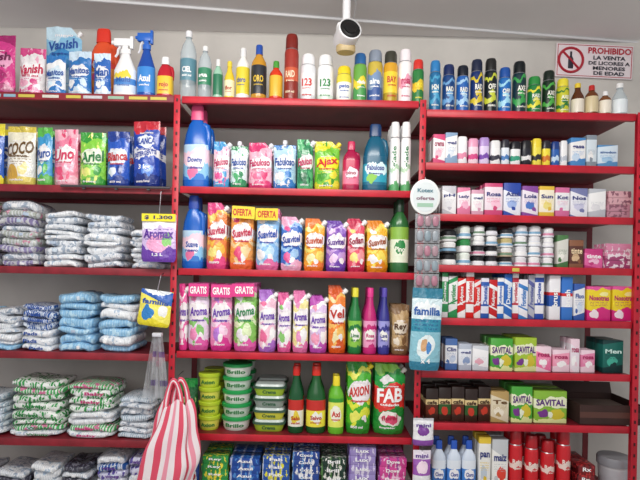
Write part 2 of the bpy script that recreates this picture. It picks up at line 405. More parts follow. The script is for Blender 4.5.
B('insecticide_can','M1',317,334,57,'aerosol','F0F0F0','F0F0F0','F4F4F4',T('123',.4,.7,.16,'2C8A4A'),Lart=art([(0,'D8E8DC'),(.15,'F4F4F4')]))
B('air_freshener_can','M1',336,352,68,'aerosol','F0F0F0','F0F0F0','F2D428',T('pato',.42,.7,.12,'2A58B0'),Lart=art([(0,'F0F0E8'),(.2,'F6F6F2'),(.55,'E8D84A')]))
B('air_freshener_can','M1',353,367,55,'aerosol','F0F0F0','F0F0F0','2E6AA8',T('glade',.4,.7,.1,'FFFFFF'),Lart=art([(0,'4A9A50'),(.3,'E8D23C'),(.5,'6AA84A')],wave=.05))
B('air_freshener_can','M1',367,383,52,'aerosol','F0F0F0','F0F0F0','8A94A4',T('aire',.4,.7,.1,'FFFFFF'),Lart=art([(0,'3A5A9A'),(.3,'7A94B8'),(.55,'C8B048')],wave=.05))
B('insecticide_can','M1',383,398,53,'aerosol','F0F0F0','F0F0F0','3A3A30',T('BAY',.45,.7,.12,'C03020'),Lart=art([(0,'B89A28'),(.2,'F0D23A'),(.6,'D8A028')]))
B('air_freshener_can','M1',398,412,51,'aerosol','F0F0F0','F0F0F0','F0E8EC',T('rosa',.4,.7,.1,'C03060'),Lart=art([(0,'F4E8EC'),(.3,'E8A0B8'),(.5,'F4F0F0')],wave=.05))
B('insecticide_can','M1',412,424,61,'aerosol','F0F0F0','F0F0F0','D03028',T('OKO',.42,.7,.1,'F2E23A'),Lart=art([(0,'2A7A3C'),(.3,'E0C030'),(.5,'2A7A3C')],wave=.04))
R1=[(429,441,62,'1E6A9C','4AA0C8','2A7AB8'),(442,455,66,'16407A','6AA0D0','1A2A5A'),(456,469,67,'2060B0','A0C8E8','101828'),(470,483,61,'102E6A','D8C030','1A2440'),(484,497,60,'101A20','C8D040','202020'),(498,511,69,'1E6AB8','A0D8F0','1E50A0'),(512,526,63,'12303A','3CA050','0A1418'),(527,541,78,'1E7A3C','E8E040','2A8A40'),(542,555,72,'0E2A1A','4CA848','102018'),(556,569,80,'C8C832','2C7A38','E8D83C')]
for a,b,t,c1,c2,c3 in R1:
    B('insecticide_can','R1',a,b,t,'aerosol',c1,c1,c3,T(random.choice(['RAID','AXE','OFF','H24']),.48,.65,.1,'F4F4E8'),Lart=art([(0,c1),(.2,c2),(.3,c1),(.62,c2),(.68,c1)],[(.5,.38,.25,.06,c2)],wave=.04))
B('syrup_bottle','R1',571,584,84,'tall','5A2E18','E8E0D0','E8C83C')
B('syrup_bottle','R1',585,598,86,'round','6A3A1A','D8C8A0','C02A28')
B('syrup_bottle','R1',599,611,92,'round','7A4A28','F0E8D8','F4F4F4')
B('antiseptic_bottle','R1',612,627,84,'tall',clear,'E8F0F4','F0F0F0')
# === L1 ===
pouch('stain_remover_pouch','L1',-22,18,36,ap('D83A8C','A81E6A','F0A8CC'),T('Vanish',.6,.8,.14,'6A1048'),rows=1)
pouch('stain_remover_pouch','L1',19,46,49,ap('F2EEF0','D84A8A','FFFFFF','F0B0C8'),T('Vanish',.55,.85,.2,'C81E50'),rows=1,yf=.05)
pouch('stain_remover_pouch','L1',46,84,28,ap('8CC4E4','C8E4F2','3A8AC8'),T('Vanish',.76,.8,.13,'2050A0'),rows=1,yf=.12,cap='F4F4F4',cut=True)
pouch('detergent_pouch','L1',46,67,56,ap('F4F6F8','2C78C0','D8ECF8'),T('Manitos',.55,.85,.16,'1E50A0'),rows=1,yf=.03)
pouch('detergent_pouch','L1',68,93,52,ap('2C78C0','D0E6F6','F4F6F8'),T('Manitos',.55,.85,.15,'1E50A0'),rows=1,yf=.03)
B('liquid_detergent_jug','L1',88,119,30,'jug','E4552E',art([(0,'E8703A'),(.2,'F09838'),(.45,'E8453A')],[(.5,.35,.3,.08,'E85A9A')]),'E03828',T('Oxi',.5,.6,.12,'FFFFFF'),flat=.5,n=2.6,handle=True,yf=.12)
pouch('detergent_pouch','L1',94,112,54,ap('2C6ABF','D8ECFA','F4F6F8'),T('Man',.55,.8,.2,'1E50A0'),rows=1,yf=.03)
B('trigger_spray_bottle','L1',114,137,37,'spray','F2F2F2',art([(0,'DCE8F2'),(.2,'4A8AD0'),(.3,'F0F4F8')],[(.5,.36,.35,.06,'F0D84A')]),'F6F6F6',T('Multi',.28,.7,.08,'2A60B0'),flat=.6)
B('trigger_spray_bottle','L1',137,156,31,'spray','1E4EA8','3C8AD8','2A68C8',T('Azul',.28,.7,.1,'FFFFFF'),flat=.7)
B('bleach_jug','L1',157,174,58,'jug','C02030','F0C83C','F4F4F4',T('rojo',.3,.6,.14,'C02030'),flat=.8,n=3,handle=True)
# === L2 ===
pouch('detergent_bag','L2',-30,6,124,ap('2A60C0','F0E040','FFFFFF'),T('AS',.55,.6,.2,'2040A0'))
pouch('detergent_bag','L2',7,37,127,art([(0,'E8D46A'),(.15,'F4F2EA'),(.72,'F4F0D8'),(.9,'D8C24A')],[(.3,.22,.25,.12,'D8A83A'),(.7,.3,.16,.1,'F8E8A0')],fine=('8A6A3A',.35,.5),crinkle=.5),T('COCO',.62,.9,.22,'6A4A1E'))
pouch('detergent_bag','L2',37,54,128,ap('3A9AD0','5AB84A','F2F2F2'),T('Puro',.55,.85,.16,'2050A0'))
pouch('detergent_bag','L2',54,80,130,ap('F08AA8','F4B8C8','FFFFFF','E8507A'),T('Uno',.55,.8,.2,'D02A5A'))
pouch('detergent_bag','L2',80,107,133,ap('8CD84A','3AA03C','F0F8E0','E8F080'),T('Ariel',.55,.85,.2,'1E7A3A'))
pouch('detergent_bag','L2',107,131,132,ap('2458C0','1A3A90','E8F0FA'),T('Blanca',.55,.85,.16,'C02030'),rows=2)
pouch('detergent_bag','L2',133,162,122,art([(0,'142E80'),(.2,'1E48B0'),(.45,'F0F0F4'),(.58,'1E48B0'),(.85,'C82838')],[(.5,.7,.34,.1,'E8F0FA'),(.6,.28,.2,.08,'5A8AE0')],crinkle=.5,wave=.02),[('BLANCA',.7,.7,.1,'1E40A0'),('DETERGENTE',.51,.8,.07,'1E40A0'),('3 kg',.3,.4,.09,'FFFFFF')],yf=.025)
m=MB(); z=SZ['L2']; p0=U(60,183,-.03)[0]; p1=U(170,183,-.03)[0]
m.tube([(p0,-.022,z-.004),(p1,-.022,z-.004)],.006,plain('5A565A',.4,.5),10)
for xx in (p0+.1,(p0+p1)/2,p1-.1): m.box(xx-.006,xx+.006,-.02,-.006,z-.016,z-.008,plain('5A565A',.4,.5))
m.obj('price_rail')
# === stacks ===
def film(base,a,asc,ath,b,bf,bd): return art([(0,base)],(),(a,asc,ath),(b,bf,bd),0,.22,crinkle=.8,org=.05)
W1=film('D4DAE2','A0AEC0',11,.55,'F2F4F8',31,.55); W2=film('E4E8EE','B4C6DA',10,.60,'F8FAFC',27,.5)
G1=film('B0B6AE','C88AA0',9,.6,'D8DCE0',25,.5); G2=film('8A80AC','C8C8CC',9,.54,'D0D0DC',19,.4); G3=film('8CA080','D89AAC',10,.56,'D8D8D8',27,.5)
pillows('diaper_pack_stack','L3',-32,50,203,9,[G1,G2,G3,W1],cols=2)
pillows('diaper_pack_stack','L3',51,90,214,9,[W2,W1])
pillows('diaper_pack_stack','L3',90,131,217,8,[W2,W1,W2])
pillows('sanitary_pad_stack','L3',135,172,232,7,[W2,W1],yf=.06)
BL=film('8CC0E6','BCE0F4',8,.58,'A8D2EE',15,.4); BL2=film('2A5CA8','D8E2F0',12,.54,'E4E8F0',19,.3)
pillows('diaper_pack_stack','L4',-32,31,307,7,[W2,W1,BL,W2],cols=2)
pillows('diaper_pack_stack','L4',31,65,304,7,[BL2,W2,BL2],texts=[('Pads','1E4AA0')])
pillows('diaper_pack_stack','L4',65,104,293,7,[BL]); pillows('diaper_pack_stack','L4',104,144,295,7,[BL,BL,W2])
GR=film('2E9A4A','F0F4F0',11,.5,'E4ECE4',17,.38); GR2=film('4AB060','E07AA4',10,.57,'F0F2F0',19,.45); GB=film('9CB2C4','D0DAE4',10,.52,'E8ECF0',21,.45)
pillows('diaper_pack_stack','L5',-32,18,390,7,[GB,G1,W1],cols=1)
pillows('diaper_pack_stack','L5',18,74,377,8,[GR,GR,W2,GR2],texts=[('Winny','1E7A3A')],cols=1)
pillows('diaper_pack_stack','L5',74,123,380,8,[GR2,GR,W2],texts=[('Baby','C8307A')],cols=1)
pillows('diaper_pack_stack','L5',123,162,393,7,[GB,W1])
DK=film('3A3A48','8A8A98',9,.55,'5A5A68',15,.3); PU=film('5A4AA0','D8D8F0',10,.52,'E8E8F4',13,.3)
pillows('wet_wipe_stack','L6',-32,38,464,6,[DK,G2,W1],cols=2); pillows('wet_wipe_stack','L6',39,100,458,7,[DK,W1,W2],cols=2); pillows('wet_wipe_stack','L6',101,166,450,8,[PU,W2,BL2],cols=2,texts=[('wipes','5A2A90')])
# === M2 ===
slab=art([(0,'2A7AD0'),(.14,'8CC8F0'),(.3,'F4D8E8'),(.46,'BCE0F8')],[(.5,.3,.3,.1,'F8F0F8'),(.4,.2,.2,.06,'E87AA8')],wave=.03)
B('fabric_softener_jug','M2',183,211,106,'jug','1C64C4',slab,'E85A8A',T('Downy',.33,.6,.08,'1C4CA8'),flat=.5,n=2.5,handle=True,yf=.04,rows=2)
P=[(213,230,'F4D0E0','4AA0D8','FFFFFF','E85A9A'),(230,248,'DCEEF0','2E8A5A','FFFFFF','5AB87A'),(248,273,'F4B8CC','E0407A','FFFFFF','F07AA0'),(273,297,'B8DCF0','3A80C8','FFFFFF','F4F4F4'),(297,314,'2E8A5A','5AB87A','F0F8F0','1E6A44')]
for i,(a,b,c1,c2,c3,c4) in enumerate(P):
    pouch('floor_cleaner_pouch','M2',a,b,140+random.randrange(5),ap(c1,c2,c3,c4),T('Fabuloso',.56,.85,.16,'C02060' if i%2==0 else '1E50A0'),cap='E8E8F0',rows=3,cut=(i%2==0))
pouch('dish_soap_pouch','M2',314,341,142,ap('7AC83A','E8E03C','F0F02A','4AA030'),T('Ajax',.56,.85,.2,'D02030'),cap='F0E040',rows=3,cut=True)
B('disinfectant_bottle','M2',342,360,142,'round','A81848',art([(0,'C82A5A'),(.14,'E87A98'),(.4,'C02050')],[(.5,.35,.35,.1,'F8E8F0')]),'C82858',T('pino',.35,.6,.09,'A01040'),flat=.7,n=3,handle=True)
B('disinfectant_jug','M2',362,388,125,'jug','0E5A78',art([(0,'0E6A88'),(.14,'2AA0B8'),(.4,'0E5A78')],[(.5,.33,.42,.11,'D8F0F4'),(.3,.2,.2,.06,'8AC848')]),'123A6A',T('Fabuloso',.35,.75,.08,'2A3A90'),flat=.6,n=3,handle=True)
for a,b in ((389.5,400),(400.5,411)):
    B('air_freshener_can','M2',a,b,123,'aerosol','F0F0F0','F0F0F0','F4F4F4',T('glade',.5,-.5,.3,'2A7A4A'),rows=3,Lart=art([(0,'5AA86A'),(.12,'F4F4F4'),(.3,'B8D8B8'),(.36,'F4F4F4')],wave=.03))
# === M3 ===
B('fabric_softener_jug','M3',182,205,196,'jug','1C64C4',slab,'2A4AA8',T('Suave',.33,.6,.08,'1C4CA8'),flat=.5,n=2.5,handle=True,yf=.04,rows=2)
def suav(k,a,b,top,c1,c2,c3,sp,tc,txt,ban=None,cap='F4F4F4',nm='fabric_softener_pouch',capx=0,rows=3,cut=True):
    m=art([(0,c2),(.14,c1),(.40,c3),(.47,c1),(.80,c3),(.86,c2)],[(.5,.58,.46,.14,'FBF6F8'),(random.uniform(.25,.4),.25,.2,.09,sp),(random.uniform(.6,.75),.30,.19,.09,c3),(random.uniform(.5,.7),.2,.1,.05,'FBF6F8'),(.25,.78,.13,.05,sp),(.3,.13,.08,.035,c3)],None,None,.05,crinkle=.6,fine=(tc,.42,.47))
    pouch(nm,k,a+.3,b-.3,top,m,T(txt,.58,.82,.13,tc),cap=None if ban else cap,banner=ban,rows=rows,capx=capx,cut=cut and not ban)
suav('M3',206,228,203,'F08A4A','E84A8A','F8C04A','F4E080','C02050','Suavitel')
suav('M3',229,254,207,'F4A04A','F06A3A','F8D8A0','E84A7A','C82A50','Suavitel',('OFERTA','F4D82A','C82A20'))
suav('M3',255,280,209,'8CC0F0','E870A8','C0E0F8','F4F4F8','2A50B0','Suavitel',('OFERTA','F4D82A','C82A20'))
suav('M3',280,303,217,'3A70C8','F0B0D0','A0C8F0','E85A9A','1E40A0','Suavitel')
suav('M3',303,325,219,'F8A82A','F07A2A','F8E06A','F4F0B0','C04A1A','Suavitel')
suav('M3',325,347,221,'8A5AC0','6A3AA8','C8A0E0','F0D0F0','5A2A90','Suavitel')
suav('M3',347,366,219,'E8506A','C82A50','F8A0A8','F8E080','A01A40','Soflan')
suav('M3',366,389,221,'F4B82A','E88A1A','F8E060','F4F4F4','A04A1A','Suavitel')
B('dish_soap_bottle','M3',390,409,200,'round','2E6A38',art([(0,'2E6A38'),(.14,'E8F0D8'),(.45,'8AB848')],[(.5,.35,.3,.08,'2E8A48')]),'1E3A28',T('Pino',.32,.6,.07,'F4F8E8'),flat=.8,rows=2)
# === M4 ===
A=lambda a,b,t,c1,c2,c3,sp,tc='6A3AB0',ban=None:suav('M4',a,b,t,c1,c2,c3,sp,tc,'Aroma',ban,nm='fabric_softener_pouch')
A(179,188,284,'F070B0','E83A90','FFFFFF','F8D8E8')
g=('GRATIS','E83A90','FFFFFF')
A(188,210,283,'F0E0F4','E860B0','8ACC70','F090C0',ban=g); A(210,233,284,'F490C4','E03A98','F8D0E8','C080E0',ban=g); A(233,258,283,'8ACC60','E860B0','E0F0C0','F4F4F8','2A8A50',ban=g)
A(258,277,290,'F8C8DC','B070D0','FFFFFF','F070A0'); A(277,292,293,'F0D8F0','E860A0','FFFFFF','8ACC70'); A(292,309,291,'F4E8A0','E878B0','FFFFFF','F09ACA'); A(309,328,296,'E0C8F0','C050B8','FFFFFF','F4A0C0')
suav('M4',328,347,286,'F4822A','E05A1A','F8C060','F4E8B0','C02A1A','Vel',None,'F4F4F4','dish_soap_pouch')
for a,b,c,c2,cp,t in ((348,362,'1E7A3C','8AC848','E8E040','Lima'),(363,377,'C82A78','F0A0C8','E83A90','Rosa'),(378,390,'3A3A90','A0A0E0','5A4AB0','Lava')):
    B('dish_soap_bottle','M4',a,b,288,'tall',c,art([(0,c),(.1,c2),(.35,c),(.42,c2)],[(.5,.28,.35,.08,'F8F8F0')],wave=.03),cp,T(t,.28,.65,.06,c),flat=.75,rows=3)
pouch('detergent_pouch','M4',391,409,305,ap('C8A878','8A6A48','F0E4D0'),T('Rey',.55,.7,.16,'5A3A1E'),rows=3)
# === M5 ===
def tubs(name,k,xa,xb,top,n,body,lid,lab,yf=.04,txt=None,rows=2):
    w0=(xb-xa)*.0045; x,y,z,w,h=place(xa,xb,top,k,w0,yf); mb=MB(); hs=h/n; r=w/2
    Bm,Lm=plain(body,.35),plain(lid,.35)
    for i in range(n):
        ox=random.uniform(-.02,.02)*w; Lb=plain(lab[i%len(lab)] if isinstance(lab,(list,tuple)) else lab,.4)
        mb.lathe([(.80,0,Bm),(.84,.12,Bm),(.85,.14,Lb),(.91,.66,Bm),(.93,.74,Bm),(1,.74,Lm),(1,.93,Lm),(.94,.985,Lm),(.8,.985,Lm)],r*.98,r*.98,2,28,cx=ox,z0=i*hs,h=hs)
        if txt: mb.text(txt,ox,(i+.4)*hs,w*.6,hs*.28,lambda a,b:-math.sqrt(max(0,(r*.885)**2-(a-ox)**2))-.001,plain('1E7A3A',.4))
    finish(mb,name,x,y,z,w0,rows,smooth=.5)
pouch('dish_soap_pouch','M5',180,196,381,ap('1E6A3A','2E9A4A','D8F0A0'),T('Loza',.55,.8,.15,'1E6A3A'),rows=2)
tubs('dish_soap_paste_tub_stack','M5',198,221,372,4,'C8D83A','B8D030',('E8E860','D8E848'),txt='Axion')
tubs('dish_soap_paste_tub_stack','M5',222,253,362,5,'DCE8DC','1E9A4E',('F2F4EE','D8E8DC'),txt='Brillo')
def trays(k,xa,xb,top,n):
    d=.12; x,y,z,w,h=place(xa,xb,top,k,d,.04); mb=MB(); hs=h/n
    for i in range(n):
        bm_=plain(('A8C83A','D8D848','9AA8A0')[i%3],.4); rm=plain('3A5A48',.4); tp=plain('C8D4D0',.2)
        mb.lathe([(.78,0,bm_),(.82,.1,bm_),(.95,.62,bm_),(1,.62,rm),(1,.76,rm),(.9,.8,tp),(.82,.97,tp),(.6,.99,tp)],w/2,d/2,5,28,z0=i*hs,h=hs)
        mb.text('Crema',0,(i+.36)*hs,w*.4,hs*.28,lambda a,b:-d/2*.93,plain('1E5A3A',.4))
    finish(mb,'scouring_paste_tray_stack',x,y,z,d,2,smooth=.5)
trays('M5',253,287,382,4)
B('dish_soap_bottle','M5',288,304,366,'tall','16522C',art([(0,'16522C'),(.1,'F0F0E0'),(.34,'C83028')],[(.5,.24,.3,.07,'E8D040')]),'D8281E',T('Salo',.23,.6,.06,'C02020'),flat=.8,rows=2)
B('dish_soap_bottle','M5',306,326,366,'tall','1E5A2C',art([(0,'1E5A2C'),(.1,'F4E848'),(.34,'C83028')],[(.5,.24,.3,.08,'F4F4E8')]),'E03020',T('Salvo',.24,.65,.06,'C02020'),flat=.8,rows=2)
B('dish_soap_bottle','M5',328,344,376,'round','6ABC30',art([(0,'6ABC30'),(.12,'E8F06A'),(.55,'3A9A30')],[(.5,.35,.35,.12,'F8F8E8')]),'F4E030',T('Axi',.35,.6,.1,'D02A20'),flat=.7,rows=2)
suav('M5',345,371,360,'4AB82A','2E9A30','E8F040','F4F46A','D02A20','AXION',None,'F4E030','dish_soap_pouch')
pouch('detergent_bag','M5',372,405,364,art([(0,'2E9A3A'),(.2,'1E8A34'),(.38,'E03028'),(.70,'1EA040'),(.88,'8AD050')],[(.5,.24,.34,.12,'F4F0E8'),(.55,.22,.18,.07,'E8507A'),(.35,.78,.2,.05,'F0F0F0')],None,None,.04,crinkle=.6),[('FAB',.56,.8,.2,'FFFFFF'),('floral',.25,.5,.07,'C02A50')],cap='E8E8E0',rows=2,cut=True)
# === M6 ===
def cst(name,k,a,b,t,n,c1,c2,c3,txt,tc='FFFFFF',d=.09,rows=2): carton(name,k,a,b,t,art([(0,c1)],(),(c2,8,.55),(c3,3.0,.2)),T(txt,.6,.5,.4,tc),rows=rows,d=d,stack=n)
cst('soap_bar_stack','M6',203,229,453,8,'2E9A4A','F0E040','1E6A38','Rey')
cst('soap_bar_stack','M6',231,261,455,8,'1E4AA0','4A8AD0','C8D0E8','Azul')
cst('soap_bar_stack','M6',263,290,453,8,'2A5AB0','E8E030','D8E4F0','Fab')
cst('soap_bar_stack','M6',292,319,449,9,'2A4A98','F0F0F4','6AA0D8','Coco')
cst('sponge_pack_stack','M6',321,346,455,7,'1E3A30','E8E8E0','5A8A4A','Brill')
cst('bath_soap_stack','M6',348,375,444,8,'A090CC','E0D8F0','7A5AB0','Lux')
cst('bath_soap_stack','M6',377,404,455,7,'D8489A','F0C8E0','8A3A98','Dove')
pouch('detergent_bag','M6',179,201,450,ap('2A50A8','5AA0D8','F0F0F8'),T('Fab',.6,.7,.15,'C02030'),rows=1)
# === Right rows ===
C=lambda nm,k,a,b,t,c1,c2,c3,txt='',tc='303A80',**kw:carton(nm,k,a,b,t,ac(c1,c2,c3),T(txt,.66,.8,.13,tc) if txt else (),**kw)
def deo(k,a,b,t,c1,c2,cap,rows=3,kind='deo'): B('deodorant_stick' if kind=='deo' else 'lotion_bottle',k,a,b,t,kind,c1,c1,cap,flat=.7,n=3,rows=rows,Lart=art([(0,c1),(.22,c2),(.4,c1)],wave=.03))
C('cream_carton','R2',432,444,136,'F2F2F4','D8487A','F0C0D0','crema','A02050'); C('cream_carton','R2',444,456,135,'F4F4F4','8AA8C8','E0E8F0','gel')
deo('R2',457,467,137,'F0F0F4','E890B0','F4F4F4'); deo('R2',468,478,139,'F4D8E4','D84A8A','E8A0C0'); deo('R2',479,489,138,'E0D0F0','7A4AB0','B090D0'); deo('R2',490,500,141,'F0F0F0','3A3A48','E8E8E8')
deo('R2',501,509,140,'E4ECF4','4A80C0','2A2A34'); deo('R2',510,520,142,'F2F2F2','3AA080','1A1A22'); deo('R2',521,531,141,'20202A','E8E8E8','18181E'); deo('R2',532,541,139,'F0E050','2A2A2A','F0D83C'); deo('R2',542,550,141,'F4E040','D87A28','24242C'); deo('R2',551,559,142,'2A60B0','C8E0F4','1A3A80'); deo('R2',560,567,141,'F4F4F6','C0C8D4','F0F0F2')
C('bandage_carton','R2',568,583,139,'F4F4F4','4A8AC8','C8DCF0','gasa'); C('cream_carton','R2',584,594,136,'D8E4EC','8A94A0','F0F0F0',''); carton('cotton_carton','R2',595,615,146,ac('D8E8F4','5A94C8','A8CCE8'),T('algodon',.66,.8,.13,'3060A0'))
for a,b,t,c1,c2,c3,tx in ((441,455,187,'F2F2F4','C8C8D0','E8E8EC','pH'),(456,469,188,'F4E8EE','E07AA0','F0B8D0','Lady'),(470,482,190,'F4F4F4','D8A0B8','F0E0E8','gel'),(483,501,184,'F0E0EA','D0487A','F8C8DC','Rosa'),(502,519,185,'E8ECF6','2A4AA8','A0B8E8','Azul'),(520,536,186,'F0E8F2','8A4AA0','4A7AC8','Lola'),(537,552,187,'F8F0D8','E8C040','F0E088','Sun'),(553,567,189,'F2F2F4','D870A0','E8E8F0','Kot'),(568,585,190,'ECECF4','7A80B0','D0D0E8','Nos'),(586,603,190,'F6F6F6','C0C4CC','E4E4E8','')):
    C('sanitary_pad_carton','R3',a,b,t,c1,c2,c3,tx,rows=3)
carton('soap_carton_stack','R3',605,628,192,art([(0,'C08A9A'),(.5,'D8A8B0')],(),('8A5A6A',6,.55)),(),stack=4,rows=2)
def rollons(k,a,b,t,n,nc,caps,bods):
    d=.045; x,y,z,w,h=place(a,b,t,k,d,.03); mb=MB(); hs=h/n; cw=w/nc
    for c in range(nc):
        for i in range(n):
            bc=plain(random.choice(bods),.35); cc=plain(random.choice(caps),.35); lc=plain(random.choice(['E8E8F0','D88AA8','7AA8C8','F0F0F0','6A8A70']),.4)
            mb.lathe([(.8,0,bc),(.95,.06,bc),(.95,.2,lc),(.9,.42,bc),(.75,.5,bc),(.8,.5,cc),(.86,.85,cc),(.6,.985,cc),(.3,1,cc)],cw/2,d/2,2,16,cx=-w/2+cw*(c+.5)+random.uniform(-.03,.03)*cw,z0=i*hs,h=hs)
    finish(mb,'roll_on_deodorant_stack',x,y,z,d,3)
rollons('R4',441,457,230,3,1,['1A1A1E','F0F0F0'],['2A2A30','E8E8E8']); rollons('R4',458,471,226,3,1,['E8F0E8','2E8A4A'],['F0F0F0']); rollons('R4',472,498,226,4,2,['18181E','F4F4F4','24242A'],['D8D8DC','F4F4F6']); rollons('R4',499,513,229,4,1,['C8B880','E8E8E8','2A2A2E'],['B8A890','F0F0F0']); rollons('R4',514,541,226,4,2,['F6F6F6','ECECF0'],['F4F4F6','E8ECF4']); rollons('R4',542,554,228,4,1,['F4F4F4'],['E8E8F0'])
C('shampoo_carton','R4',555,566,236,'D8D8D0','4A7A48','F0F0E8',''); carton('hair_dye_carton','R4',567,581,240,ac('5A3028','8A5A40','D8B890'),T('tinte',.6,.8,.2,'F0D8B0'))
carton('hair_dye_carton','R4',582,600,248,ac('E868A8','C83A80','F8C8E0'),T('tinte',.6,.8,.2,'FFFFFF')); carton('soap_carton_stack','R4',602,628,244,art([(0,'A84A78'),(.5,'D888A8')],(),('F0E0E8',5,.55)),(),stack=3)
tp=[('2E9A58','F4F4F4'),('F4F4F4','2E9A58'),('D8201E','F4F4F4'),('F4F4F4','D8201E'),('D8201E','F0E8E8'),('E8E8F4','2A5AB0'),('C81E24','F4F4F4'),('F4F4F6','2A6AC0'),('2A6AC0','E8F0F8'),('F4F4F4','C83048'),('F0F0F8','3A80C8'),('B8BCC8','5A60A0'),('F4F4F8','2A50B0'),('E8ECF4','2A50B0')]
xc=441
for i,(c1,c2) in enumerate(tp):
    wd=random.choice([6.6,8.2,9.2])
    if xc+wd>546: wd=546-xc
    carton('toothpaste_carton','R5',xc,xc+wd-.3,random.uniform(272,280),art([(0,c2),(.12,c1),(.3,c2),(.34,c1),(.8,c2),(.9,c1)],slant=random.choice([0,.1,-.1])),T(random.choice(['Colgate','Dental','Fortident','Kolynos']),.56,-.55,.46,c2),rows=4,d=.035); xc+=wd
    if xc>542: break
for j,(a,b,c1,c2) in enumerate(((547,558,'F4F4F8','2A5AB0'),(559,570,'3A7AD0','F0F0F8'))): carton('toothbrush_carton','R5',a,b,276,art([(0,c1),(.3,c2),(.55,'D82A30'),(.62,c1)]),T('brush',.5,-.5,.4,'FFFFFF'),rows=3)
C('cream_carton','R5',571,582,284,'F2F2F4','3A60B0','D8E4F4','Fluo','2A50A0')
for a,b in ((583,606),(607,630)): carton('sanitary_pad_carton','R5',a,b,286,art([(0,'D82A80'),(.35,'F0D828'),(.9,'E85AA0')],[(.3,.2,.2,.12,'F8E8F0'),(.7,.78,.2,.07,'F8F0A0')],wave=.05,fine=('A02060',.4,.55)),T('Nosotras',.66,.85,.15,'C02070'),rows=2,d=.08)
for a,b,t,c1,c2,c3,tx in ((444,456,339,'F0F2F6','4A70B0','C8D4E8','Clin'),(457,470,342,'E8ECF4','B8C0D0','8AA0C8','gel'),(471,487,344,'F4F4F6','D0D4DC','E4A8B8','')):
    C('medicine_carton','R6',a,b,t,c1,c2,c3,tx)
def savi(k,a,b,t,c1='4AA83A'): carton('shampoo_sachet_carton',k,a,b,t,art([(0,'E8F0A8'),(.12,c1),(.5,'F0F4D0'),(.78,c1)],[(.7,.3,.22,.18,'D8C83A'),(.25,.28,.14,.12,'7A3A90'),(.5,.25,.1,.1,'F0F8E0')],wave=.03,org=.14),T('SAVITAL',.64,.88,.2,'5A2A80'),d=.08)
savi('R6',488,510,338); savi('R6',511,533,337,'A8C83A')
for a,b,t,c in ((534,549,346,'F07AA8'),(550,567,348,'F4A0BC'),(568,577,338,'F0E8F0'),(578,592,350,'E888B0')): C('bath_soap_carton','R6',a,b,t,c,'F4D8E4','FFFFFF','rosa','B02060')
C('razor_carton','R6',598,619,339,'186A60','0E3A3A','48B8A0','Men','D8F8F0',d=.07)
for i in range(5):
    a=424+i*12.9; carton('coffee_carton','R7',a,a+12.5,386+(i%2),art([(0,'3A2018'),(.2,'2E5A2A' if i%2 else '5A2A1A'),(.5,'E0C890'),(.66,'2A1A14')],[(.5,.3,.25,.12,'C83A28')]),T('cafe',.57,.8,.12,'3A1A10'),d=.07)
C('tea_carton','R7',489,507,391,'E0D4B8','B89A60','F4ECD8','Te','6A4A20'); savi('R7',508,529,384); savi('R7',530,563,388,'8ABC3A')
def openbox():
    d=.26; x,y,z,w,h=place(565,628,399,'R7',d,.02); z+=.001; m=MB(); M1=plain('3A2420',.7,noise=.2,nscale=12); t=.006
    m.box(-w/2,w/2,-d/2,d/2,0,t,M1); m.box(-w/2,w/2,-d/2,-d/2+t,t,h,M1); m.box(-w/2,w/2,d/2-t,d/2,t,h,M1); m.box(-w/2,-w/2+t,-d/2+t,d/2-t,t,h,M1); m.box(w/2-t,w/2,-d/2+t,d/2-t,t,h,M1)
    m.box(-w/2,w/2,-d/2-.001,-d/2,h*.35,h*.65,plain('5A3830',.6)); m.box(-w/2+.02,w/2-.02,-d/2+.02,d/2-.02,t,h*.7,plain('6A5A50',.7),.004)
    m.box(-w/2,w/2,-.001,.001,-.03,.03,M1,M=Matrix.Translation((0,d/2+.012,h+.022))@Matrix.Rotation(-.35,4,'X'))
    m.obj('cardboard_display_box',(x,y,z))
openbox()
for a in (431,446,461): B('bleach_bottle','R8',a+.3,a+14.7,440,'round','DCE8F8',art([(0,'D0E0F4'),(.14,'4A8AD8'),(.45,'E8F0FA')],[(.5,.35,.34,.1,'F8F8FC')]),'2A5AC0',T('Cloro',.35,.6,.08,'1E40A0'),flat=.7,rows=2,n=2.6)
C('starch_carton','R8',477,489,436,'F0F0EC','E8C83A','C8D4E0','pan'); C('starch_carton','R8',490,506,438,'F4F4F0','C8CCD0','E84A3A','maiz')
for i,a in enumerate((508,524,540,556)): B('shaving_foam_can','R8',a,a+14,430+(i%3)*5,'aerosol','C81E28','C81E28','B01822',T('Rojo',.5,.7,.1,'F8E8E0'),rows=2,Lart=art([(0,'8A1018'),(.1,'D0222C'),(.42,'F0D8D0'),(.5,'D0222C')],wave=.03))
cst('soap_bar_stack','R8',573,590,462,3,'7A1A20','C8383A','3A1014','Rx')
tubs('steel_canister','R8',597,630,455,1,'C8C8CC','8A8A90','B8B8BE',rows=1)
# ---------------- hanging goods on wire hooks
def wire(m,pts): m.tube(pts,.0022,plain('9A9AA0',.3,.9),6)
def hang_pouch(name,x0,x1,t,bt,mat,texts,y,hooktop,banner=None,rz=0.0):
    ax,az=U((x0+x1)/2,t,y); _,bz=U((x0+x1)/2,bt,y); w=(x1-x0)*(CD+y)/F; h=az-bz; mb=MB(); d=.04
    sy=pouchmesh(mb,w,d,h,mat)
    for (tx,cz,tw,th,c) in texts: mb.text(tx,0,cz*h,tw*w,th*h,sy,plain(c,.4),off=.0028)
    if banner: mb.box(-w*.48,w*.48,-.012,-.008,h*.86,h*1.02,plain(banner[1],.4)); mb.text(banner[0],0,h*.94,w*.8,h*.09,lambda a,b:-.012,plain(banner[2],.4))
    zt=hooktop-bz
    wire(mb,[(0,0,h-.006),(0,0,h+.012),(0,-y*.3,zt-.01),(0,-y-.006,zt)])
    return mb.obj(name,(ax,y,bz),(0,rz,0),.8)
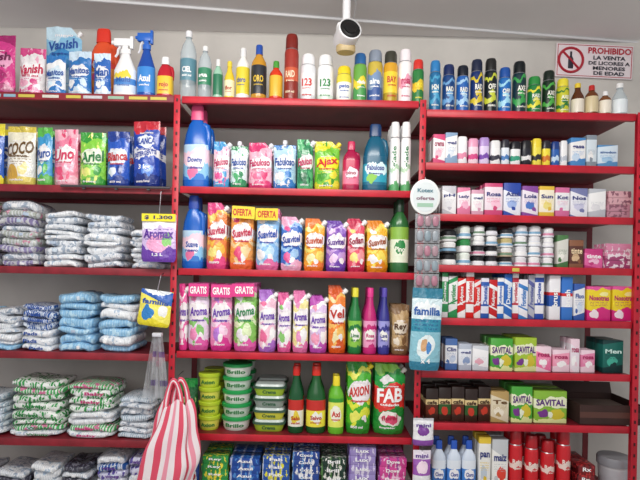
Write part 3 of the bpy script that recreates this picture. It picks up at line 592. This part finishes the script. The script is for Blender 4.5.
hang_pouch('fabric_softener_pouch',142,177,215,262,art([(0,'6A3AA8'),(.22,'D8C0EC'),(.45,'F6F2FA'),(.8,'8A5AC0')],[(.5,.25,.35,.12,'F0A8D0'),(.3,.72,.2,.08,'F0F0F8'),(.75,.3,.12,.1,'8ACC70')],wave=.05,crinkle=.6,fine=('5A2A98',.3,.45)),[('Aromax',.6,.85,.2,'5A2A98'),('1,2 L',.15,.3,.07,'FFFFFF')],-.05,SZ['L2']-.015,('$ 1.300','F4E22A','2A2A60'))
hang_pouch('napkin_pack',137,170,290,326,art([(0,'E8D828'),(.25,'F4E860'),(.6,'2A60B8'),(.85,'E8D828')],[(.5,.68,.42,.12,'F0F4F8'),(.3,.25,.2,.14,'2A80C8'),(.75,.3,.15,.12,'F4F4F4')],slant=.2,crinkle=.5),[('familia',.68,.8,.14,'1E50A8')],-.05,SZ['L3']-.015,rz=.12)
tl=art([(0,'2A7A98'),(.1,'8CC4D4'),(.45,'2A8CA8'),(.60,'D8ECF2'),(.84,'2A7C98')],[(.5,.72,.42,.07,'F4FAFC'),(.5,.28,.3,.13,'E8F4F6'),(.42,.3,.12,.07,'D8A878'),(.6,.24,.1,.06,'4A8ACC')],fine=('1E5A88',.46,.6),crinkle=.6)
hang_pouch('toilet_paper_pack',410,441,288,370,tl,[('familia',.72,.85,.1,'1E5AA8'),('x 4',.12,.3,.06,'FFFFFF')],-.06,SZ['M3']-.12,rz=.03)
hang_pouch('sachet_pack',413,434,418,445,art([(0,'8A4AA8'),(.3,'F0F0F4'),(.85,'C8C8D0')],[(.5,.55,.3,.15,'7A3A98')],crinkle=.5),[('mini',.75,.7,.12,'5A2A90')],-.05,SZ['M5']-.02)
hang_pouch('sachet_pack',413,431,450,486,art([(0,'F0F0F4'),(.3,'A05AB8'),(.7,'F0E8F4')],[(.5,.5,.3,.15,'F8E0F0')],crinkle=.5),[('mini',.85,.7,.1,'5A2A90')],-.05,SZ['M5']-.09)
m=MB(); cx,cz=U(425,197,-.04); Wh=plain('ECEFEE',.4)
Mx=Matrix.Rotation(math.pi/2,4,'X')
m.lathe([(.97,0,Wh),(1,.2,Wh),(1,.8,Wh),(.97,1,Wh)],.066,.078,2,36,h=.006,M=Mx)
m.lathe([(1,0,plain('D8E0E2',.4)),(1,1,plain('D8E0E2',.4))],.056,.066,2,36,h=.0012,M=Matrix.Translation((0,-.006,0))@Mx)
m.text('Kotex',0,.028,.07,.018,lambda a,b:-.0075,plain('4A7A8A',.4)); m.text('oferta',0,-.006,.08,.016,lambda a,b:-.0075,plain('8A6A7A',.4)); m.box(-.035,.035,-.0085,-.0073,-.045,-.028,plain('9AC0A8',.4))
wire(m,[(0,-.003,.07),(0,0,.085),(0,.024,.09)])
m.obj('promo_card',(cx,-.04,cz))
m=MB(); cx,cz=U(427,251,-.035); ww,hh=.055,.165
strip=plain('C8CCD2',.15,0,.35)
for j in range(5):
    zc=hh-.033-j*.066
    m.box(-ww,ww,-.002,0,zc-.031,zc+.031,strip,.0008)
    for i in range(3):
        xx=-ww*.62+i*ww*.62
        m.sq((xx,-.008,zc),(.014,.007,.024),.7,plain(['B07A8C','98A0A8','A88A94','8A9AA4'][(i*2+j)%4],.25),10,6)
m.tube([(0,.0,-hh),(0,0,hh+.012),(0,.022,hh+.014)],.002,plain('9A9AA0',.3,.9),6)
m.obj('sachet_strip',(cx,-.035,cz))
def drape(name,pxt,pyt,pxb,pyb,rt,rb,mats,y,n=40,pl=7,hook=None,amp=.22,flat=.5,bend=1.0):
    tx,tz=U(pxt,pyt,y); bx,bz=U(pxb,pyb,y); mb=MB(); nz=30; vs=[];fs=[];ms=[]
    for j in range(nz+1):
        t=j/nz; r=rt+(rb-rt)*(min(1,t*1.5)**.8); cx=tx+(bx-tx)*t**bend; z=tz+(bz-tz)*t
        for i in range(n):
            a=2*math.pi*i/n; k=1+amp*math.sin(pl*a+1.4*t)*(1-.3*t)+amp*.7*math.sin(3*a+5*t)*t+.05*math.sin(14*t+2*a)
            vs.append((cx+r*k*math.cos(a)-bx,r*k*math.sin(a)*flat,z-bz+.016*math.sin(4*a+1)*(1-t)+.012*math.sin(5*a)*t))
    for j in range(nz):
        for i in range(n):
            i2=(i+1)%n; fs.append((j*n+i,j*n+i2,(j+1)*n+i2,(j+1)*n+i)); ms.append(mats[(i//3)%len(mats)])
    mb.add(vs,fs,ms)
    for s in (-1,1):   # two strap handles, flattened loops rising to the hook
        hw=.034
        for q,m2 in ((-1,mats[0]),(0,mats[1]),(1,mats[0])):
            P=[]
            for e in range(15):
                a=math.pi*e/14; P.append((tx-bx+s*.012+(hw+q*.008)*math.cos(a)*(1-.35*math.sin(a)),.012*s+.004*math.sin(a*3),tz-bz-.03+(.125+q*.007)*max(0,math.sin(a))**.75))
            mb.tube(P,.0052,m2,6)
    if hook is not None: wire(mb,[(tx-bx,0,tz-bz+.09),(tx-bx,.02,tz-bz+.112),(tx-bx,-y-.006,tz-bz+.115)])
    return mb.obj(name,(bx,y,bz),(0,0,0),1.2)
def clearbundle():
    y=-.05; ax,az=U(158,334,y); _,bz=U(158,398,y); H=az-bz; m=MB(); cl=plain('E4E8EE',.08,0,.32); pr=plain('7A6AA0',.3,0,.6); pr2=plain('C8A8B8',.3,0,.6)
    for i in range(4):
        ox=(i-1.5)*.024; ph=i*1.7; w=.036; vs=[];fs=[]
        for j in range(13):
            t=j/12
            for q in range(7):
                u=q/6-.5; vs.append((ox*(.35+.9*t)+u*w*(.5+.6*t),-.005*i+.006*math.sin(6*u*3+ph+3*t),H*(1-t)-.02*(i%2)*t))
        for j in range(12):
            for q in range(6): a=j*7+q; fs.append((a,a+1,a+8,a+7))
        m.add(vs,fs,[pr if (k//6) in (3,8) and i%2 else (pr2 if (k//6)==5 and i==2 else cl) for k in range(len(fs))])
    m.box(-.02,.02,-.02,.008,H-.01,H+.006,plain('D8D8E0',.4),.002)
    wire(m,[(0,.012,H-.004),(0,.02,H+.004),(0,.046,H+.006)])
    m.obj('clear_plastic_bag_bundle',(ax,y,bz))
clearbundle()
S1=plain('E4526C',.28); S2=plain('F6EAEE',.28); S3=plain('F29AAE',.28)
drape('striped_shopping_bag',177,402,163,494,.055,.118,[S1,S2,S1,S2,S3,S2],-.10,n=90,pl=5,hook=1,amp=.2,flat=.42,bend=1.2)
# ---------------- security camera
def seccam():
    m=MB(); W=plain('E8E8EA',.4); K=plain('08080A',.4); Bg=plain('C0AA7C',.45); y=-.04
    cx,cz=U(346,38,y); zc=CEIL-cz
    m.lathe([(1,0,W),(1,.7,W),(.85,1,W)],.042,.042,2,28,z0=zc-.022,h=.022)
    m.tube([(0,0,zc-.02),(0,.0,.03)],.018,W,14)
    m.box(-.045,.045,-.035,.05,.0,.062,W,.018)
    M=Matrix.Rotation(math.radians(14),4,'Z')@Matrix.Rotation(math.radians(78),4,'X')
    m.lathe([(.6,0,W),(.9,.06,W),(1,.18,W),(1,.88,W),(.97,.95,W),(.88,.97,W),(.87,.93,K),(.72,.93,K),(.5,.96,K),(.48,1.0,K),(.15,1.01,K)],.052,.052,2,32,z0=-.05,h=.12,M=M)
    m.lathe([(.9,0,Bg),(1.0,.2,Bg),(1.0,.8,Bg),(.8,1,Bg)],.043,.034,2,24,z0=-.066,h=.035)
    m.tube([(.02,.02,zc-.006),(.05,.16,zc-.006),(.05,WALLY-y-.01,zc-.01)],.004,W,8)
    m.obj('security_camera',(cx,y,cz),(0,0,0),.6)
seccam()
def sign():
    y=WALLY-.012; x0,z1=U(556,44,y); x1,z0=U(632,79,y); w=x1-x0; h=z1-z0
    m=MB(); Pl=plain('F0E4E8',.4); R=plain('B8283A',.4); Kk=plain('2A2A38',.5)
    m.box(-w/2,w/2,-.004,.004,-h/2,h/2,Pl,.001)
    for a in ((-w/2+.006,w/2-.006,h/2-.009,h/2-.006),(-w/2+.006,w/2-.006,-h/2+.006,-h/2+.009),(-w/2+.006,-w/2+.009,-h/2+.0095,h/2-.0095),(w/2-.009,w/2-.006,-h/2+.0095,h/2-.0095)): m.box(a[0],a[1],-.0055,-.0042,a[2],a[3],R)
    r=h*.36; cx=-w*.31
    P=[(cx+r*math.cos(2*math.pi*i/32),-.006,r*math.sin(2*math.pi*i/32)) for i in range(33)]
    m.tube(P,.007,R,6); m.tube([(cx-r*.7,-.0065,r*.7),(cx+r*.7,-.0065,-r*.7)],.006,R,6)
    m.lathe([(.9,0,Kk),(1,.05,Kk),(1,.55,Kk),(.4,.75,Kk),(.4,1,Kk)],.014,.003,2,12,cx=cx,cy=-.0055,z0=-r*.7,h=r*1.4)
    s=lambda a,b:-.0055
    m.text('PROHIBIDO',w*.19,h*.31,w*.56,h*.19,s,R); m.text('LA VENTA',w*.19,h*.10,w*.42,h*.12,s,Kk); m.text('DE LICORES A',w*.19,-h*.06,w*.54,h*.11,s,Kk); m.text('MENORES',w*.19,-h*.21,w*.42,h*.11,s,Kk); m.text('DE EDAD',w*.19,-h*.36,w*.4,h*.11,s,Kk)
    m.obj('prohibition_sign',((x0+x1)/2,y-.001,(z0+z1)/2),(0,math.radians(1.5),0))
sign()
# ---------------- lights & camera
def area(n,loc,rot,sx,sy,e,c=(1,1,1)):
    l=bpy.data.lights.new(n,'AREA'); l.shape='RECTANGLE'; l.size=sx; l.size_y=sy; l.energy=e; l.color=c
    o=bpy.data.objects.new(n,l); scene.collection.objects.link(o); o.location=loc; o.rotation_euler=rot; return o
area('front_light',(-.2,-1.5,CEIL-.06),(math.radians(42),0,0),2.0,.3,40,(1,.975,.93))
area('front_light',(-.3,-3.0,2.0),(math.radians(88),0,0),2.6,1.0,17,(1,.98,.95))  # unseen upright light panel behind the camera, aimed level at the shelves
w=bpy.data.worlds.new('w'); scene.world=w; w.use_nodes=True
w.node_tree.nodes['Background'].inputs[0].default_value=(.95,.96,1,1); w.node_tree.nodes['Background'].inputs[1].default_value=.50
scene.view_settings.view_transform='Standard'
cam=bpy.data.cameras.new('camera'); co=bpy.data.objects.new('camera',cam); scene.collection.objects.link(co)
cam.sensor_width=36; cam.lens=F/640*36; cam.shift_y=SH/640; cam.clip_start=.05
co.matrix_world=Matrix.Translation((0,-CD,CZ))@Matrix.Rotation(math.pi/2,4,'X')@Matrix.Rotation(TH,4,'Z')
scene.camera=co
